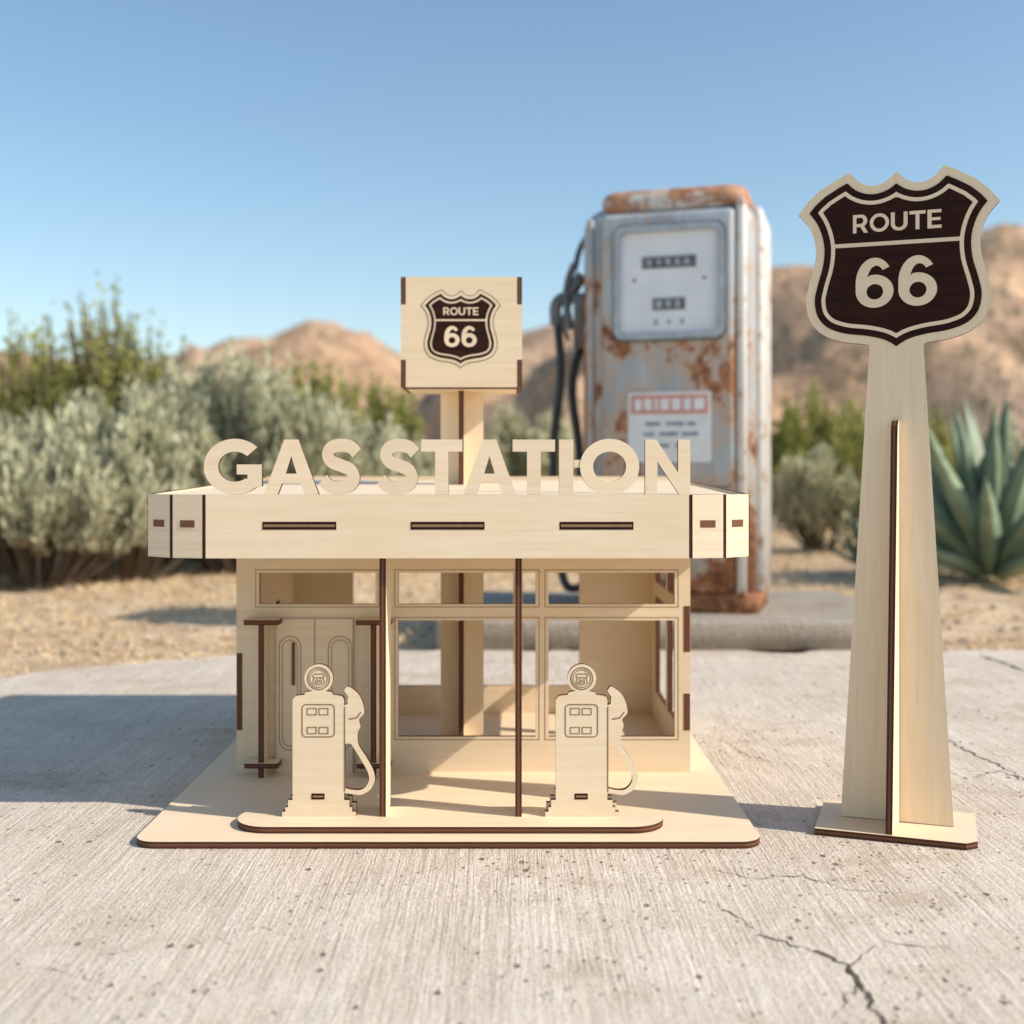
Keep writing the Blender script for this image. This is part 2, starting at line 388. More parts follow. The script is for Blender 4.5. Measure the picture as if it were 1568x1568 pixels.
bw=[rect(xl,zb,xr,ztop),rect(B(540),BZ(1050),B(887),BZ(868))]
piece('back_wall',bw,Mfront(ybk),gs)
piece('back_mullion',[rect(B(786),BZ(1050)+.0003,B(800),BZ(868)-.0003)],Mfront(ybk+.002,.006),gs,.006)
yt=.70
xc=WX(707.5,yt)
for i,sg in enumerate((-1,1)):
    x0=xc+sg*(T/2+.0002); x1=xc+sg*.0455
    piece(f'tower_board_{i+1}',[rect(min(x0,x1),zb,max(x0,x1),.76)],Mfront(yt),gs,face=WOODV)
piece('tower_fin',[rect(yt-.035,zb,yt+.045,.76)],Mside(xc),gs,face=WOODV)
ysb=.61
sx0,sx1,sz0,sz1=WX(613.5,ysb),WX(799.5,ysb),WZ(593,ysb),WZ(424,ysb)
fz=(sz1-sz0)*.25
fp=[(sx0+T,sz0),(sx1-T,sz0),(sx1-T,sz0+fz),(sx1,sz0+fz),(sx1,sz1-fz),(sx1-T,sz1-fz),(sx1-T,sz1),(sx0+T,sz1),(sx0+T,sz1-fz),(sx0,sz1-fz),(sx0,sz0+fz),(sx0+T,sz0+fz)]
piece('sign_box_front',[fp],Mfront(ysb),gs)
piece('sign_box_back',[fp],Mfront(ysb+.17),gs)
for i,x in enumerate((sx0+T/2,sx1-T/2)):
    e=.0003; A=ysb;Bq=ysb+.17+T
    sp=[(A,sz0),(Bq,sz0),(Bq,sz0+fz-e),(Bq-T-e,sz0+fz-e),(Bq-T-e,sz1-fz+e),(Bq,sz1-fz+e),(Bq,sz1),(A,sz1),(A,sz1-fz+e),(A+T+e,sz1-fz+e),(A+T+e,sz0+fz-e),(A,sz0+fz-e)]
    piece(f'sign_box_side_{i+1}',[sp],Mside(x),gs,t=T-.0006)
piece('sign_box_bottom',[rect(sx0+T+.001,ysb+T+.0003,sx1-T-.001,ysb+.169)],Mflat(0,0,sz0+T/2-.003),gs)
piece('sign_box_top',[rect(sx0+T+.001,ysb+T+.0003,sx1-T-.001,ysb+.169)],Mflat(0,0,sz1-T/2),gs)
ks=(123/290)/1000/S(ysb)
shield_art('tower',ks,WX(705.5,ysb),WZ(501,ysb),lambda o:Mfront(ysb-o,.0008),gs,big=False)

def toy_pump(idx,dx):
    y=.094; k=1/1000/S(y)
    cx=WX(488+dx,y); 
    def q(px,py): return ((px-488)*k+cx, WZ(py,y))
    def Q(l): return [q(*a) for a in l]
    g=[(432,1253),(432,1243),(437,1243),(437,1236),(441,1236),(441,1225),(448,1225),(448,1072),(451,1067),(456,1065),(466,1064),(468,1060),(478,1058),(478,1056)]
    gl=[(488+22*math.cos(rad(a)),1039-22*math.sin(rad(a))) for a in range(-122,-423,-12)]
    armo=catmull([(527,1058),(531,1052),(537,1053),(551,1066),(558,1090),(550,1101),(552,1112),(548,1122),(549,1140),(560,1158),(571,1178),(574,1194),(567,1209),(553,1217),(540,1216),(527,1214)],4)
    body=g+gl+[(498,1058),(508,1060),(510,1064),(520,1065),(525,1067),(527,1072),(527,1080),(532,1078),(533,1066)]+armo+[(527,1225),(535,1225),(535,1236),(539,1236),(539,1243),(545,1243),(545,1253)]
    hole=catmull([(528,1207),(543,1210),(556,1208),(565,1196),(563,1182),(552,1162),(542,1146),(537,1139),(528.2,1139)],3)
    body=[(a,min(b,1252.5)) for a,b in body]
    piece(f'toy_pump_{idx}_body',[Q(body),Q(hole)],Mfront(y),gs)
    nm=f'toy_pump_{idx}_'
    Ml=Mfront(y-.0005,.0006)
    def ln(n,l,w=1.5): piece(nm+n,ring(Q(l),w*k),Ml,gs,.0006,LINE,LINE)
    ln('globe_ring',[(488+17.5*math.cos(rad(a)),1039+17.5*math.sin(rad(a))) for a in range(0,360,12)],1.6)
    ln('globe_ring_inner',[(488+14*math.cos(rad(a)),1039+14*math.sin(rad(a))) for a in range(0,360,15)],1.1)
    ln('globe_shield',[(488+a_*.068,1039.5-b_*.068) for a_,b_ in shield[::3]],1.2)
    ln('globe_shield_bar',rect(481,1037,495,1038.4),.6)
    for j in (0,1): ln(f'globe_mark_{j+1}',rect(483+j*5.6,1040.5,487+j*5.6,1045.5),.9)
    ln('panel',[((p[0]),(p[1])) for p in rrect(462,1078,513,1129,7)],1.5)
    for j,(a,b,c,d) in enumerate(((470,1084,485,1095),(488,1084,503,1095),(470,1113,485,1124),(488,1113,503,1124))):
        ln(f'counter_{j+1}',rect(a,b,c,d),1.3)
    ln('seam',rect(527,1082,528.6,1212),.75)
    ln('nozzle_line',[(534,1100),(546,1098),(552,1090),(553.5,1091),(547,1100),(535,1102)],.7)
    piece(nm+'slot',[Q(rect(477,1215,497,1224))],Mfront(y-.0006,.001),gs,.001,ENGR,EDGE)
    piece(nm+'slot_core',[Q(rect(479,1218,495,1221))],Mfront(y-.0010,.0006),gs,.0006,LINE,LINE)
    back=[(434,1252),(434,1236),(440,1236),(440,1226),(447,1226),(447,1215),(529,1215),(529,1226),(536,1226),(536,1236),(543,1236),(543,1252)]
    piece(nm+'rear_foot',[[ (a,b+.0012) for a,b in Q(back)]],Mfront(y+.022),gs)
    piece(nm+'rear_fin',[rect(y+T+.0003,zi,y+.0215,zi+.12)],Mside(cx),gs)
toy_pump(1,0); toy_pump(2,403)

# ============================================================ ROUTE SIGN
SX,SY,SA=.624,.108,-20
rs=empty('route_sign',(SX,SY,0),rad(SA)); RM=PM['route_sign']
piece('sign_base',[[(-.121,-.086),(.104,-.086),(.121,-.069),(.121,.086),(-.121,.086)]],RM@Mflat(0,0,.0006+T/2),rs)
k=.00107; zc=.9215
right=[(x*k,zc+y*k) for x,y in half if not (x<39 and y<0)]
left=[(-x,z) for x,z in right[::-1][:-1]]
board=right+[(.0415,.783),(.087,zb+.001),(-.087,zb+.001),(-.0415,.783)]+left
piece('sign_board',[board],RM@Mfront(-T/2),rs,face=WOODV)
shield_art('sign',k,0,zc,lambda o:RM@Mfront(-T/2-o,.0008),rs)
fin=[(-T/2-.0004,zb+.001),(-.082,zb+.001),(-.0255,.635),(-.022,.652),(-.014,.660),(-T/2-.0004,.660)]
RF=Matrix.Translation((SX,SY,0))@Matrix.Rotation(rad(SA-6),4,'Z')
piece('sign_fin_front',[fin],RF@Mside(0),rs,face=WOODV)
piece('sign_fin_back',[[(-a,b) for a,b in fin]],RM@Mside(0),rs,face=WOODV)

# ============================================================ generic meshes
def mesh_obj(name,V,F,mats,parent=None,M=None,smooth=False):
    me=bpy.data.meshes.new(name); me.from_pydata([tuple(v) for v in V],[],F); me.update()
    for m in (mats if isinstance(mats,list) else [mats]): me.materials.append(m)
    if smooth: me.polygons.foreach_set('use_smooth',[True]*len(me.polygons))
    return link(bpy.data.objects.new(name,me),parent,M)
def rbox(name,w,d,h,rc,rt,mat,parent,M,n=6):
    prof=[(0,0)]
    for i in range(n+1):
        a=rad(90*i/n); prof.append((rt*(1-math.cos(a)),h-rt+rt*math.sin(a)))
    V=[];F=[]
    for ins,z in prof:
        r=max(rc-ins,.002); P=rrect(-w/2+ins,-d/2+ins,w/2-ins,d/2-ins,r,n)
        V+= [(x,y,z) for x,y in P]
    m=len(P)
    for j in range(len(prof)-1):
        for i in range(m): F.append((j*m+i,j*m+(i+1)%m,(j+1)*m+(i+1)%m,(j+1)*m+i))
    F.append(tuple(range(m))[::-1]); F.append(tuple((len(prof)-1)*m+i for i in range(m)))
    o=mesh_obj(name,V,F,mat,parent,M,smooth=True)
    o.data.polygons[-1].use_smooth=False; o.data.polygons[-2].use_smooth=False
    return o
def tube(name,pts,r,mat,parent,M):
    cu=bpy.data.curves.new(name,'CURVE'); cu.dimensions='3D'; cu.bevel_depth=r; cu.bevel_resolution=3; cu.use_fill_caps=True
    sp=cu.splines.new('BEZIER'); sp.bezier_points.add(len(pts)-1)
    for b,p in zip(sp.bezier_points,pts): b.co=p; b.handle_left_type=b.handle_right_type='AUTO'
    cu.materials.append(mat)
    return link(bpy.data.objects.new(name,cu),parent,M)

# ============================================================ OLD PUMP
KZ=.095
gp=empty('gas_pump',(.594,2.47,KZ),rad(-17)); G=PM['gas_pump']
W,DP=.61,.45
def TR(x,y,z): return G@Matrix.Translation((x,y,z))
rbox('plinth',W+.02,DP+.02,.07,.06,.01,PAINT,gp,TR(0,0,0))
rbox('cabinet',W,DP,1.355,.085,.085,PAINT,gp,TR(0,0,.06))
rbox('crown',W-.09,DP-.03,.078,.07,.04,CROWN,gp,TR(.02,0,1.392))
rbox('front_door',W-.15,.05,1.30,.022,.02,PAINT,gp,TR(.01,-DP/2-.008,.075))
rbox('corner_trim_right',.034,.05,1.34,.016,.016,PAINT_SUNLIT,gp,TR(W/2-.045,-DP/2+.004,.07))
rbox('corner_trim_left',.026,.04,1.30,.012,.012,PAINT,gp,TR(-W/2+.04,-DP/2+.012,.07))
rbox('side_panel',.04,DP-.11,1.32,.018,.03,PAINT_SUNLIT,gp,TR(W/2+.002,0.01,.075))
yd=-DP/2-.034
def fr(name,poly,y,t,mat): return piece(name,poly,G@Mfront(y,t),gp,t,mat,mat)
bx=.02
fr('bezel_gasket',[rrect(bx-.195,.928,bx+.195,1.332,.04),rrect(bx-.180,.943,bx+.180,1.317,.03)],yd-.010,.012,DGREY)
fr('bezel',[rrect(bx-.188,.935,bx+.188,1.325,.035),rrect(bx-.165,.958,bx+.165,1.302,.022)],yd-.024,.024,STEEL)
fr('dial',[rrect(bx-.168,.955,bx+.168,1.305,.02)],yd-.006,.006,DIAL)
fr('price_window',[rect(bx-.092,1.178,bx+.092,1.218)],yd-.010,.004,DGREY)
for i in range(5): fr(f'price_digit_{i+1}',[rect(bx-.074+i*.032,1.188,bx-.060+i*.032,1.208)],yd-.012,.002,STEEL)
fr('volume_window',[rect(bx-.055,1.035,bx+.055,1.075)],yd-.010,.004,DGREY)
for i in range(3): fr(f'volume_digit_{i+1}',[rect(bx-.042+i*.032,1.044,bx-.026+i*.032,1.066)],yd-.012,.002,STEEL)
for i in range(3): fr(f'dial_mark_{i+1}',[rect(bx-.052+i*.045,.985,bx-.038+i*.045,1.003)],yd-.008,.002,STEEL)
for i in range(2): fr(f'dial_screw_{i+1}',[ell(bx-.12+i*.24,1.14,.006,.006)],yd-.008,.002,DGREY)
fr('label',[rect(bx-.142,.515,bx+.142,.755)],yd-.004,.003,WHITE)
fr('label_header',[rect(bx-.132,.680,bx+.132,.745)],yd-.0055,.0015,REDM)
for i,(a,b) in enumerate(((-.118,-.095),(-.085,-.06),(-.05,-.04),(-.03,0),(.01,.04),(.05,.075),(.085,.12))): fr(f'label_header_text_{i+1}',[rect(bx+a,.693,bx+b,.732)],yd-.007,.0015,WHITE)
for r_,(z,xs) in enumerate(((.640,[(-.08,-.03),(-.01,.05),(.06,.09)]),(.605,[(-.09,-.05),(-.035,.03),(.045,.10)]),(.565,[(-.06,.0),(.02,.07)]))):
    for j,(a,b) in enumerate(xs): fr(f'label_text_{r_+1}_{j+1}',[rect(bx+a,z,bx+b,z+.012)],yd-.0055,.0015,INKM)
fr('lower_seam',[rect(-.20,.425,.22,.432)],yd-.0015,.003,DGREY)
lx=-W/2
rbox('nozzle_holster',.05,.10,.20,.015,.015,DGREY,gp,TR(lx-.022,-.08,.93))
tube('nozzle_spout',[(lx-.05,-.09,1.24),(lx-.07,-.10,1.18),(lx-.075,-.11,1.10),(lx-.06,-.11,1.0)],.014,DGREY,gp,G)
tube('nozzle_grip',[(lx-.02,-.09,1.20),(lx-.07,-.09,1.13),(lx-.115,-.09,1.10),(lx-.12,-.09,1.02)],.022,DGREY,gp,G)
tube('nozzle_lever',[(lx-.05,-.10,1.12),(lx-.09,-.10,1.03),(lx-.07,-.10,.96)],.008,DGREY,gp,G)
tube('hanger_arm',[(lx+.01,-.08,1.36),(lx-.03,-.08,1.30),(lx-.05,-.085,1.22)],.011,DGREY,gp,G)
tube('hose',[(lx-.115,-.09,1.04),(lx-.10,-.10,.85),(lx-.125,-.11,.55),(lx-.10,-.12,.16),(lx-.04,-.13,.06),(lx-.005,-.12,.20),(lx-.03,-.10,.55),(lx-.055,-.08,.85),(lx+.01,-.06,1.02)],.0155,BLACK,gp,G)

# ============================================================ GROUND
def grid_sheet(name,xs,ys,zf,mat):
    V=[(x,y,zf(x,y)) for y in ys for x in xs]; n=len(xs)
    F=[(j*n+i,j*n+i+1,(j+1)*n+i+1,(j+1)*n+i) for j in range(len(ys)-1) for i in range(n-1)]
    return mesh_obj(name,V,F,mat,None,None,True)
xs=np.concatenate([-np.geomspace(900,9,14),np.linspace(-8,8,110),np.geomspace(9,900,14)])
ys=np.concatenate([-np.geomspace(900,9,8),np.linspace(-8,1,8),np.linspace(1.2,12,80),np.geomspace(12.5,1400,20)])
def dz(x,y):
    f=min(1,max(0,(y-1.6)/1.2))
    return -.03+f*(.022*noise.noise((x*1.3,y*1.3,3))+.018*noise.noise((x*4,y*4,1))+.012)
grid_sheet('desert_ground',xs,ys,dz,DESERT)
edge=[(-7,-.4),(-4,.3),(-2.4,1.0),(-1.75,1.30),(-1.42,1.50),(-1.15,1.80),(-.8,1.96),(-.4,2.0),(1.3,2.0),(2.0,2.03),(3,2.06),(5,2.1),(8,2.1)]
top=[]
for (a,b),(c,d) in zip(edge[:-1],edge[1:]):
    L=math.hypot(c-a,d-b); n=max(2,int(L/.03))
    for i in range(n):
        t=i/n; x=a+(c-a)*t; y=b+(d-b)*t
        top.append((x,y+.09*noise.noise((x*4,y*4,0))+.04*noise.noise((x*17,y*17,5))))
top.append((8,2.1))
pav=piece('concrete_pavement',[[(-7,-6),(8,-6)]+top[::-1]],Mflat(0,0,-.02),None,.04,CONC,KERB)
PM['concrete_pavement']=pav.matrix_basis.copy()
def crack(i,pts,w):
    P=[];random.seed(i)
    for (a,b),(c,d) in zip(pts[:-1],pts[1:]):
        n=max(2,int(math.hypot(c-a,d-b)/.010))
        for j in range(n):
            t=j/n; P.append((a+(c-a)*t+random.uniform(-.0055,.0055),b+(d-b)*t+random.uniform(-.0055,.0055)))
    P.append(pts[-1]); L=[];R=[]
    for j in range(len(P)):
        a=Vector(P[max(0,j-1)]);b=Vector(P[min(len(P)-1,j+1)]);dd=(b-a).normalized();nn=Vector((-dd.y,dd.x))
        u=j/(len(P)-1); ww=w*(.2+math.sin(math.pi*min(1,u+.08))*.8)*random.uniform(.25,1.6)
        p=Vector(P[j]); L.append(p+nn*ww/2); R.append(p-nn*ww/2)
    V=[(p.x,p.y,.0008) for q in zip(L,R) for p in q]
    F=[(2*j,2*j+1,2*j+3,2*j+2) for j in range(len(P)-1)]
    mesh_obj(f'crack_{i}',V,F,CRACK,pav)
def gp_(px,py):
    s=(py-722)/578; y=D/s-D; return ((px-784)/1000/s,y)
crack(1,[gp_(1165,1433),gp_(1215,1447),gp_(1262,1462),gp_(1303,1482),gp_(1320,1508),gp_(1330,1535),gp_(1350,1568),gp_(1370,1640)],.0062)
crack(2,[gp_(1303,1482),gp_(1318,1462),gp_(1345,1448)],.003)
crack(3,[gp_(1318,1508),gp_(1290,1535),gp_(1275,1560)],.0025)
crack(4,[gp_(1500,1004),gp_(1535,1015),gp_(1600,1040)],.02)
crack(5,[gp_(1430,1120),gp_(1480,1150),gp_(1530,1172),gp_(1600,1210)],.004)
crack(6,[gp_(1095,1385),gp_(1130,1405),gp_(1168,1433)],.002)
crack(7,[gp_(60,1480),gp_(120,1492),gp_(165,1512)],.0015)
crack(8,[gp_(1350,1440),gp_(1420,1452),gp_(1460,1449)],.002)
crack(9,[gp_(1090,1330),gp_(1150,1345),gp_(1230,1342),gp_(1300,1362),gp_(1410,1370)],.0018)
crack(10,[gp_(1490,1190),gp_(1530,1180),gp_(1568,1196),gp_(1620,1190)],.003)
crack(11,[gp_(1100,1130),gp_(1150,1160),gp_(1200,1170),gp_(1240,1190)],.002)
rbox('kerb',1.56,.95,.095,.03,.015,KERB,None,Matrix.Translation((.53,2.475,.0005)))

def blobs(name,pts,mat,flat=.6):
    t=(1+5**.5)/2
    iv=np.array([(-1,t,0),(1,t,0),(-1,-t,0),(1,-t,0),(0,-1,t),(0,1,t),(0,-1,-t),(0,1,-t),(t,0,-1),(t,0,1),(-t,0,-1),(-t,0,1)])/1.9
    fi=[(0,11,5),(0,5,1),(0,1,7),(0,7,10),(0,10,11),(1,5,9),(5,11,4),(11,10,2),(10,7,6),(7,1,8),(3,9,4),(3,4,2),(3,2,6),(3,6,8),(3,8,9),(4,9,5),(2,4,11),(6,2,10),(8,6,7),(9,8,1)]
    V=[];F=[]
    for x,y,z,r in pts:
        o=len(V); q=iv*r*rng.uniform(.65,1.2,(12,3))*np.array([1,rng.uniform(.6,1),flat])
        a=rng.uniform(0,6.28); c,s_=math.cos(a),math.sin(a)
        for v in q: V.append((x+v[0]*c-v[1]*s_,y+v[0]*s_+v[1]*c,z+v[2]))
        F+=[tuple(o+i for i in f) for f in fi]
    mesh_obj(name,V,F,mat)
pts=[]
for i in range(260):
    x=rng.uniform(-1.6,1.8); y=rng.uniform(-1.0,1.9)
    if -.62<x<.45 and -.02<y<1.08 or .45<x<.8 and -.05<y<.3: continue
    pts.append((x,y,.001,rng.uniform(.001,.0038)))
blobs('pebbles',pts,STONE)
pts=[]
for i in range(2600):
    y=2.05+rng.uniform(0,1)**1.6*8; x=rng.uniform(-1,1)*(1.6+y*.7)
    if -.3<x<1.35 and y<3: continue
    pts.append((x,y,dz(x,y)+.002,rng.uniform(.006,.03)*(.6+.1*y)))
blobs('desert_stones',pts,STONE)

# ============================================================ VEGETATION
def quads(name,V,C,mat,parent=None):
    n=len(V); me=bpy.data.meshes.new(name)
    me.vertices.add(4*n); me.vertices.foreach_set('co',V.reshape(-1).astype(np.float32))
    me.loops.add(4*n); me.loops.foreach_set('vertex_index',np.arange(4*n,dtype=np.int32))
    me.polygons.add(n); me.polygons.foreach_set('loop_start',np.arange(0,4*n,4,dtype=np.int32))
    try: me.polygons.foreach_set('loop_total',np.full(n,4,dtype=np.int32))
    except Exception: pass
    me.update(calc_edges=True)
    ca=me.color_attributes.new('Col','FLOAT_COLOR','POINT')
    cc=np.ones((4*n,4),np.float32); cc[:,:3]=np.repeat(C,4,axis=0); ca.data.foreach_set('color',cc.reshape(-1))
    me.materials.append(mat); me.validate()
    return link(bpy.data.objects.new(name,me),parent)
def norm(a): return a/np.maximum(np.linalg.norm(a,axis=-1,keepdims=True),1e-9)
def leaves(P,Dr,L,Wd):
    n=len(P); r=norm(rng.normal(size=(n,3))); w=norm(np.cross(Dr,r))*Wd[:,None]
    return np.stack([P,P+Dr*L[:,None]*.5+w,P+Dr*L[:,None],P+Dr*L[:,None]*.5-w],axis=1)
def bush(name,c,R,ht,nsh,nlf,ll,lw,colA,colB,spread=.03,tmin=.3,spike=.16,sub=16,crs=.17):
    c=np.array(c)
    nb=max(7,int(nsh/sub))
    ang=rng.uniform(0,2*np.pi,nb); rr=np.sqrt(rng.uniform(0,1,nb))*.92
    tz=ht*(.20+.62*np.sqrt(1-rr**2)*rng.uniform(.50,1.10,nb))
    tops=np.stack([np.cos(ang)*rr*R,np.sin(ang)*rr*R*.8,tz],1)
    cl=rng.integers(0,nb,nsh); cr=crs*R*rng.uniform(.6,1.3,nb)[cl][:,None]
    off=norm(rng.normal(size=(nsh,3)))*cr*rng.uniform(.3,1.1,(nsh,1))
    off[:,2]=off[:,2]*.8+rng.uniform(0,1,nsh)**2*spike*ht
    outw=tops[cl].copy(); outw[:,2]=0; off+=outw/R*rng.uniform(0,.12*R,(nsh,1))
    tip=tops[cl]+off; tip[:,2]=np.clip(tip[:,2],.04*ht,ht*1.05)
    base=tip*np.array([.35,.35,.0])
    mid=tops[cl]*np.array([.92,.92,.45])
    t=(rng.uniform(tmin,1,(nsh,nlf))**.65)[...,None]
    P=(1-t)**2*base[:,None]+2*t*(1-t)*mid[:,None]+t**2*tip[:,None]
    Dr=norm(2*(1-t)*(mid-base)[:,None]+2*t*(tip-mid)[:,None]+np.array([0,0,.25]))
    P=P+rng.normal(size=P.shape)*spread*(1.2-t)
    P=P.reshape(-1,3)+c; Dr=norm(Dr.reshape(-1,3)*1.1+rng.normal(size=(nsh*nlf,3))*.5+np.array([0,0,.4]))
    n=len(P); P[:,2]=np.maximum(P[:,2],.0)
    V=leaves(P,Dr,rng.uniform(.6,1.3,n)*ll,rng.uniform(.6,1.2,n)*lw)
    k=rng.uniform(0,1,nsh)*.45+rng.uniform(0,1,nb)[cl]*.55
    k=np.repeat(k,nlf)[:,None]; C=np.array(colA)*(1-k)+np.array(colB)*k
    low=(rng.uniform(0,1,n)[:,None]<np.clip(.5-t.reshape(-1,1)*.6,0,1))
    C=np.where(low,np.array([.28,.21,.135]),C)
    C*=rng.uniform(.8,1.15,(n,1))
    o=quads(name,V,C,LEAF)
    m=min(nsh,300); ts=np.linspace(0,.96,7)[None,:,None]
    Bp=(1-ts)**2*base[:m,None]+2*ts*(1-ts)*mid[:m,None]+ts**2*tip[:m,None]+c
    a=Bp[:,:-1].reshape(-1,3); b=Bp[:,1:].reshape(-1,3); wv=norm(np.cross(b-a,rng.normal(size=a.shape)))*.0042*ht
    w2=norm(np.cross(b-a,wv))*.0042*ht
    VV=np.concatenate([np.stack([a-wv,a+wv,b+wv*.8,b-wv*.8],1),np.stack([a-w2,a+w2,b+w2*.8,b-w2*.8],1)])
    PM[o.name]=Matrix.Identity(4)
    quads('branches',VV,np.tile([.22,.165,.115],(len(VV),1)),LEAF,o)
    return o
def at(px,dist): return ((px-784)/1800*dist, dist-D, 0)
SA_,SB_=(.38,.385,.235),(.74,.715,.51)
GA,GB=(.27,.29,.075),(.50,.48,.18)
def hb(top,dist): return CAMH+(722-top)/1800*dist
def B_(kind,px,dist,w,top,dens=1.):
    R=w/2/1800*dist; ht=hb(top,dist)
    if kind=='s': bush('sagebrush',at(px,dist),R,ht,int(760*dens),40,.066,.0098,SA_,SB_,.013*dist/6,spike=.2,crs=.15)
    elif kind=='p': bush('sagebrush',at(px,dist),R,ht,int(480*dens),38,.075,.013,(.46,.44,.26),(.72,.67,.45),.03*dist/6)
    elif kind=='w': bush('creosote_bush',at(px,dist),R,ht,int(330*dens),22,.050,.017,GA,GB,.07,tmin=.55,spike=.26,sub=8,crs=.26)
    else: bush('creosote_bush',at(px,dist),R,ht,int(420*dens),36,.055,.019,GA,GB,.05*dist/8,tmin=.45,spike=.22,sub=10,crs=.22)
B_('s',60,6.0,340,640,1.1)
B_('s',190,6.4,300,575,1.2)
B_('s',380,6.9,330,528,1.4)
B_('s',505,7.4,250,600,1.)
B_('s',-10,6.9,260,615,.8)
B_('s',270,7.6,240,555,.9)
B_('s',610,8.3,160,655,.6)
B_('w',165,9.2,270,445,1.1)
B_('w',70,9.8,180,480,.8)
B_('g',30,10.5,240,560,.8)
B_('g',140,10.8,220,545,.8)
B_('g',470,11.5,200,555,.7)
B_('g',575,12,150,562,.6)
B_('p',830,10,190,600,1.)
B_('p',730,13,150,625,.6)
B_('g',1250,12,200,588,1.)
B_('p',1260,8.6,190,685,.8)
B_('g',1400,13,150,620,.6)
B_('s',1560,8.2,200,655,.6)
B_('p',1660,7,200,645,.5)
B_('s',-180,6.5,320,580,.8)
VV=[];Cc=[]
for i in range(520):
    dist=13+rng.uniform(0,1)**1.3*75; px=rng.uniform(-500,2100); x,y,_=at(px,dist)
    r=rng.uniform(.2,.65); n=90
    q=norm(rng.normal(size=(n,3)))*rng.uniform(.5,1,(n,1))*r; q[:,2]=np.abs(q[:,2])*rng.uniform(.8,1.2)
    q+=np.array([x,y,0]); d_=norm(rng.normal(size=(n,3))+np.array([0,0,.7]))
    VV.append(leaves(q,d_,np.full(n,r*.36),np.full(n,r*.11)))
    k=rng.uniform(); base=np.array((.21,.22,.08))*(1-k)+np.array((.47,.43,.27))*k
    Cc.append(base*rng.uniform(.8,1.2,(n,1)))
quads('distant_scrub',np.concatenate(VV),np.concatenate(Cc),LEAF)
n=80000
y=1.3+rng.uniform(0,1,n)**1.6*9; x=rng.uniform(-1,1,n)*(1.7+y*.62)
cl=np.array([noise.noise((a*1.7,b*1.7,9)) for a,b in zip(x,y)])
c2=np.array([noise.noise((a*9,b*9,2)) for a,b in zip(x,y)])
ey=np.interp(x,[a for a,_ in edge],[b for _,b in edge])
over=(y>ey-.14)&(c2>.12)&(rng.uniform(0,1,n)<.6)
keep=(((cl>-.2)&(y>ey+.01))|(over&(x<-.35)))&~((x>-.30)&(x<1.36)&(y<3.0))
x,y,ey=x[keep],y[keep],ey[keep]; n=len(x)
zz=np.array([dz(a,b) if b>e+.02 else .001 for a,b,e in zip(x,y,ey)])
P=np.stack([x,y,zz],1); Dr=norm(np.stack([rng.normal(size=n),rng.normal(size=n),rng.uniform(.05,.9,n)*np.where(y>ey,1,.3)],1))
C=np.array((.84,.65,.39))*rng.uniform(.55,1.15,(n,1))
quads('dry_grass',leaves(P,Dr,rng.uniform(.02,.08,n)*(.55+.08*y)*np.where(y>ey,1,.5),rng.uniform(.0012,.003,n)*(.6+.14*y)),C,LEAF)

def mat_agave():
    k=NT('agave_leaf'); n=k.noise(1,k.map((3,3,3)),4)
    c=k.mix(k.ramp(n,[(.35,0.),(.65,1.)]),(.13,.19,.115),(.29,.36,.24))
    return k.set(c,.5,spec=.35)
AG=mat_agave()
def agave(name,c,R,nl):
    V=[];F=[]
    for i in range(nl):
        u=i/nl; az=i*2.39996+rng.uniform(-.2,.2); el=rad(84-66*u**1.1+rng.uniform(-5,5)); L=R*(.82+.3*math.sin(math.pi*min(1,u+.15)))*rng.uniform(.85,1.1)
        dh=Vector((math.cos(az),math.sin(az),0)); sd=Vector((-math.sin(az),math.cos(az),0)); up=Vector((0,0,1))
        p=Vector(c)+dh*.06*R*(1+u)+up*(.10*R*(1-u)+.02); o=len(V); ns=9; e=el
        for j in range(ns+1):
            t=j/ns; wdt=R*.078*(.75+1.1*t-1.1*t*t)*(1-t**2.6)+.0015
            d=dh*math.cos(e)+up*math.sin(e); nrm=-dh*math.sin(e)+up*math.cos(e)
            cup=.38
            V+= [p-sd*wdt+nrm*wdt*cup, p-nrm*wdt*.15, p+sd*wdt+nrm*wdt*cup, p-nrm*wdt*.55]
            p=p+d*(L/ns); e-=rad((2.2*u+.3)*(1-2.0*t*(1 if i%3 else -.2)))
        for j in range(ns):
            a=o+4*j;b=a+4
            F+=[(a,a+1,b+1,b),(a+1,a+2,b+2,b+1),(a+2,a+3,b+3,b+2),(a+3,a,b,b+3)]
    mesh_obj(name,V,F,AG,None,None,True)
x,y,_=at(1515,6.3); agave('agave_plant',(x,y,0),.88,38)
x,y,_=at(1328,6.9); agave('agave_plant',(x,y,0),.30,22)
x,y,_=at(1660,7.4); agave('agave_plant',(x,y,0),.8,30)

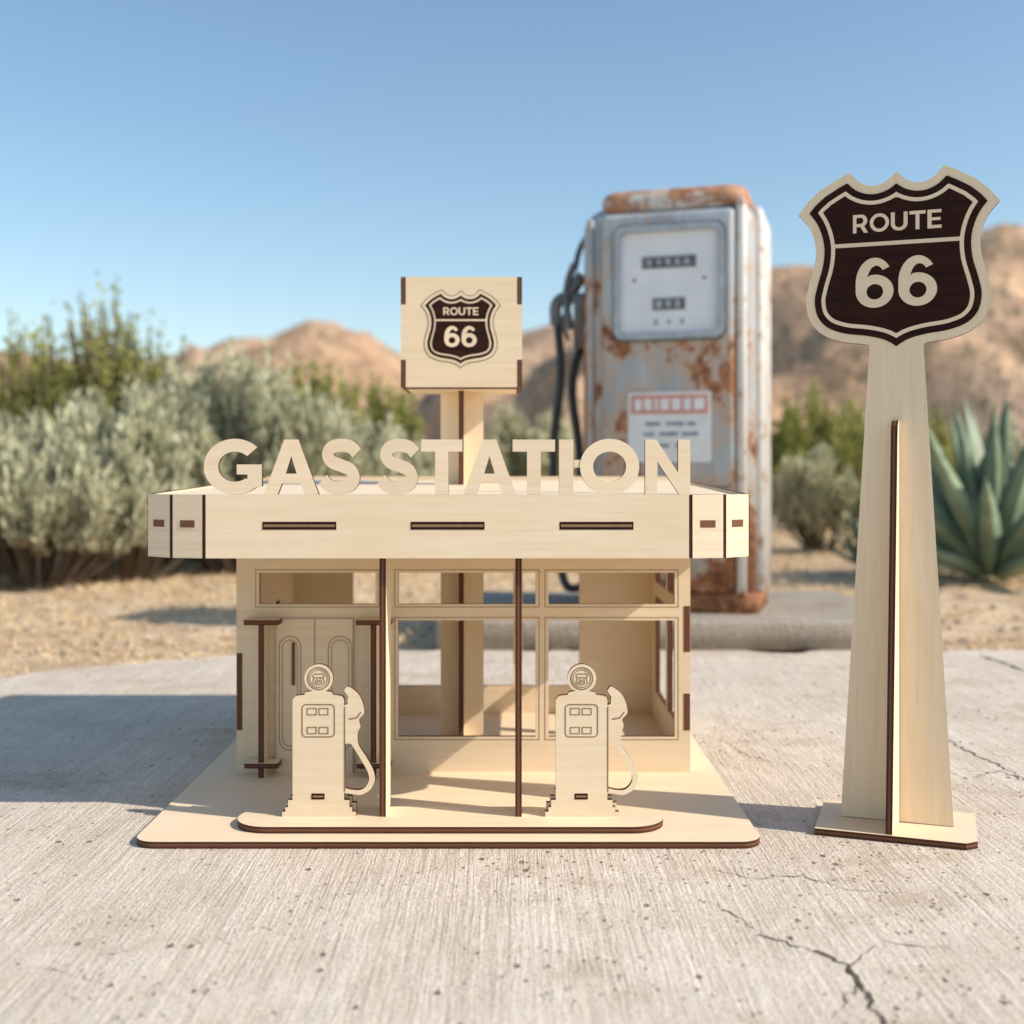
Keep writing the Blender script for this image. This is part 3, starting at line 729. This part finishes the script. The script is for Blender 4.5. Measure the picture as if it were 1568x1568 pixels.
# ============================================================ HILLS
sky_pts=[(-2600,610),(-1500,575),(-800,570),(-300,548),(0,550),(60,558),(180,564),(300,546),(350,534),(410,524),(470,502),(520,511),(575,532),(620,553),(680,551),(740,541),(800,525),(850,508),(950,478),(1050,446),(1130,428),(1190,418),(1240,420),(1290,429),(1340,414),(1400,400),(1500,382),(1568,376),(1700,357),(2000,380),(2400,420),(3400,520),(4600,640)]
def prof(px): return (722-np.interp(px,[a for a,_ in sky_pts],[b for _,b in sky_pts]))/1800
V=[];F=[];NA=640;NR=70
for j in range(NR+1):
    v=j/NR
    for i in range(NA+1):
        px=-2600+7200*i/NA
        Rr=np.interp(px,[-2600,650,900,1300,4600],[170,150,120,95,110])
        r=Rr*(.38+1.0*v); u=r/Rr
        f=1-abs(u-1)/.62 if u<1 else 1-(u-1)/.5
        f=max(0,f); f=f*f*(3-2*f)
        a=(px-784)/1800; x=a*r; y=r-D
        hh=prof(px)*Rr
        g=1-abs(noise.noise((x*.06,y*.05,2)))*2; g2=noise.noise((x*.17,y*.12,7)); g3=noise.noise((x*.5,y*.4,4))
        side=4*f*(1-f)
        z=CAMH*f+hh*f+side*(hh*.40*(g-.75)+hh*.20*g2)+f*hh*.028*g3+f*hh*.03*g2-.6*(1-min(1,f*6))
        V.append((x,y,z))
n=NA+1
for j in range(NR):
    for i in range(NA): F.append((j*n+i,j*n+i+1,(j+1)*n+i+1,(j+1)*n+i))
mesh_obj('hills',V,F,HILL,None,None,True)

# ============================================================ LIGHT, SKY, CAMERA
EL,AZ=37,18   # sun from the right, slightly in front
w=bpy.data.worlds.new('World'); scene.world=w; w.use_nodes=True
nt=w.node_tree; bg=nt.nodes['Background']; st=nt.nodes.new('ShaderNodeTexSky'); st.sky_type='NISHITA'
st.sun_disc=False; st.sun_elevation=rad(EL); st.sun_rotation=rad(90+AZ); st.air_density=1.1; st.dust_density=.5; st.ozone_density=1.7
hs=nt.nodes.new('ShaderNodeHueSaturation'); hs.inputs['Hue'].default_value=.493; hs.inputs['Saturation'].default_value=1.02; hs.inputs['Value'].default_value=1.1
nt.links.new(st.outputs[0],hs.inputs['Color']); nt.links.new(hs.outputs[0],bg.inputs[0]); bg.inputs[1].default_value=.15
sl=bpy.data.lights.new('sun','SUN'); sl.energy=5; sl.angle=rad(.5); sl.color=(1,.91,.79)
so=bpy.data.objects.new('sun',sl); scene.collection.objects.link(so)
dv=Vector((-math.cos(rad(EL))*math.cos(rad(AZ)),math.cos(rad(EL))*math.sin(rad(AZ)),-math.sin(rad(EL))))
so.rotation_euler=dv.to_track_quat('-Z','Y').to_euler()
cd=bpy.data.cameras.new('camera'); co=bpy.data.objects.new('camera',cd); scene.collection.objects.link(co)
co.location=(0,-D,CAMH); co.rotation_euler=(rad(90),0,0); cd.sensor_width=36; cd.lens=36*1800/1568
cd.shift_y=(722-784)/1568; cd.clip_end=4000; cd.clip_start=.05
cd.dof.use_dof=True; cd.dof.focus_distance=1.9; cd.dof.aperture_fstop=2.5
scene.camera=co
scene.view_settings.view_transform='Standard'; scene.view_settings.look='None'; scene.view_settings.exposure=0
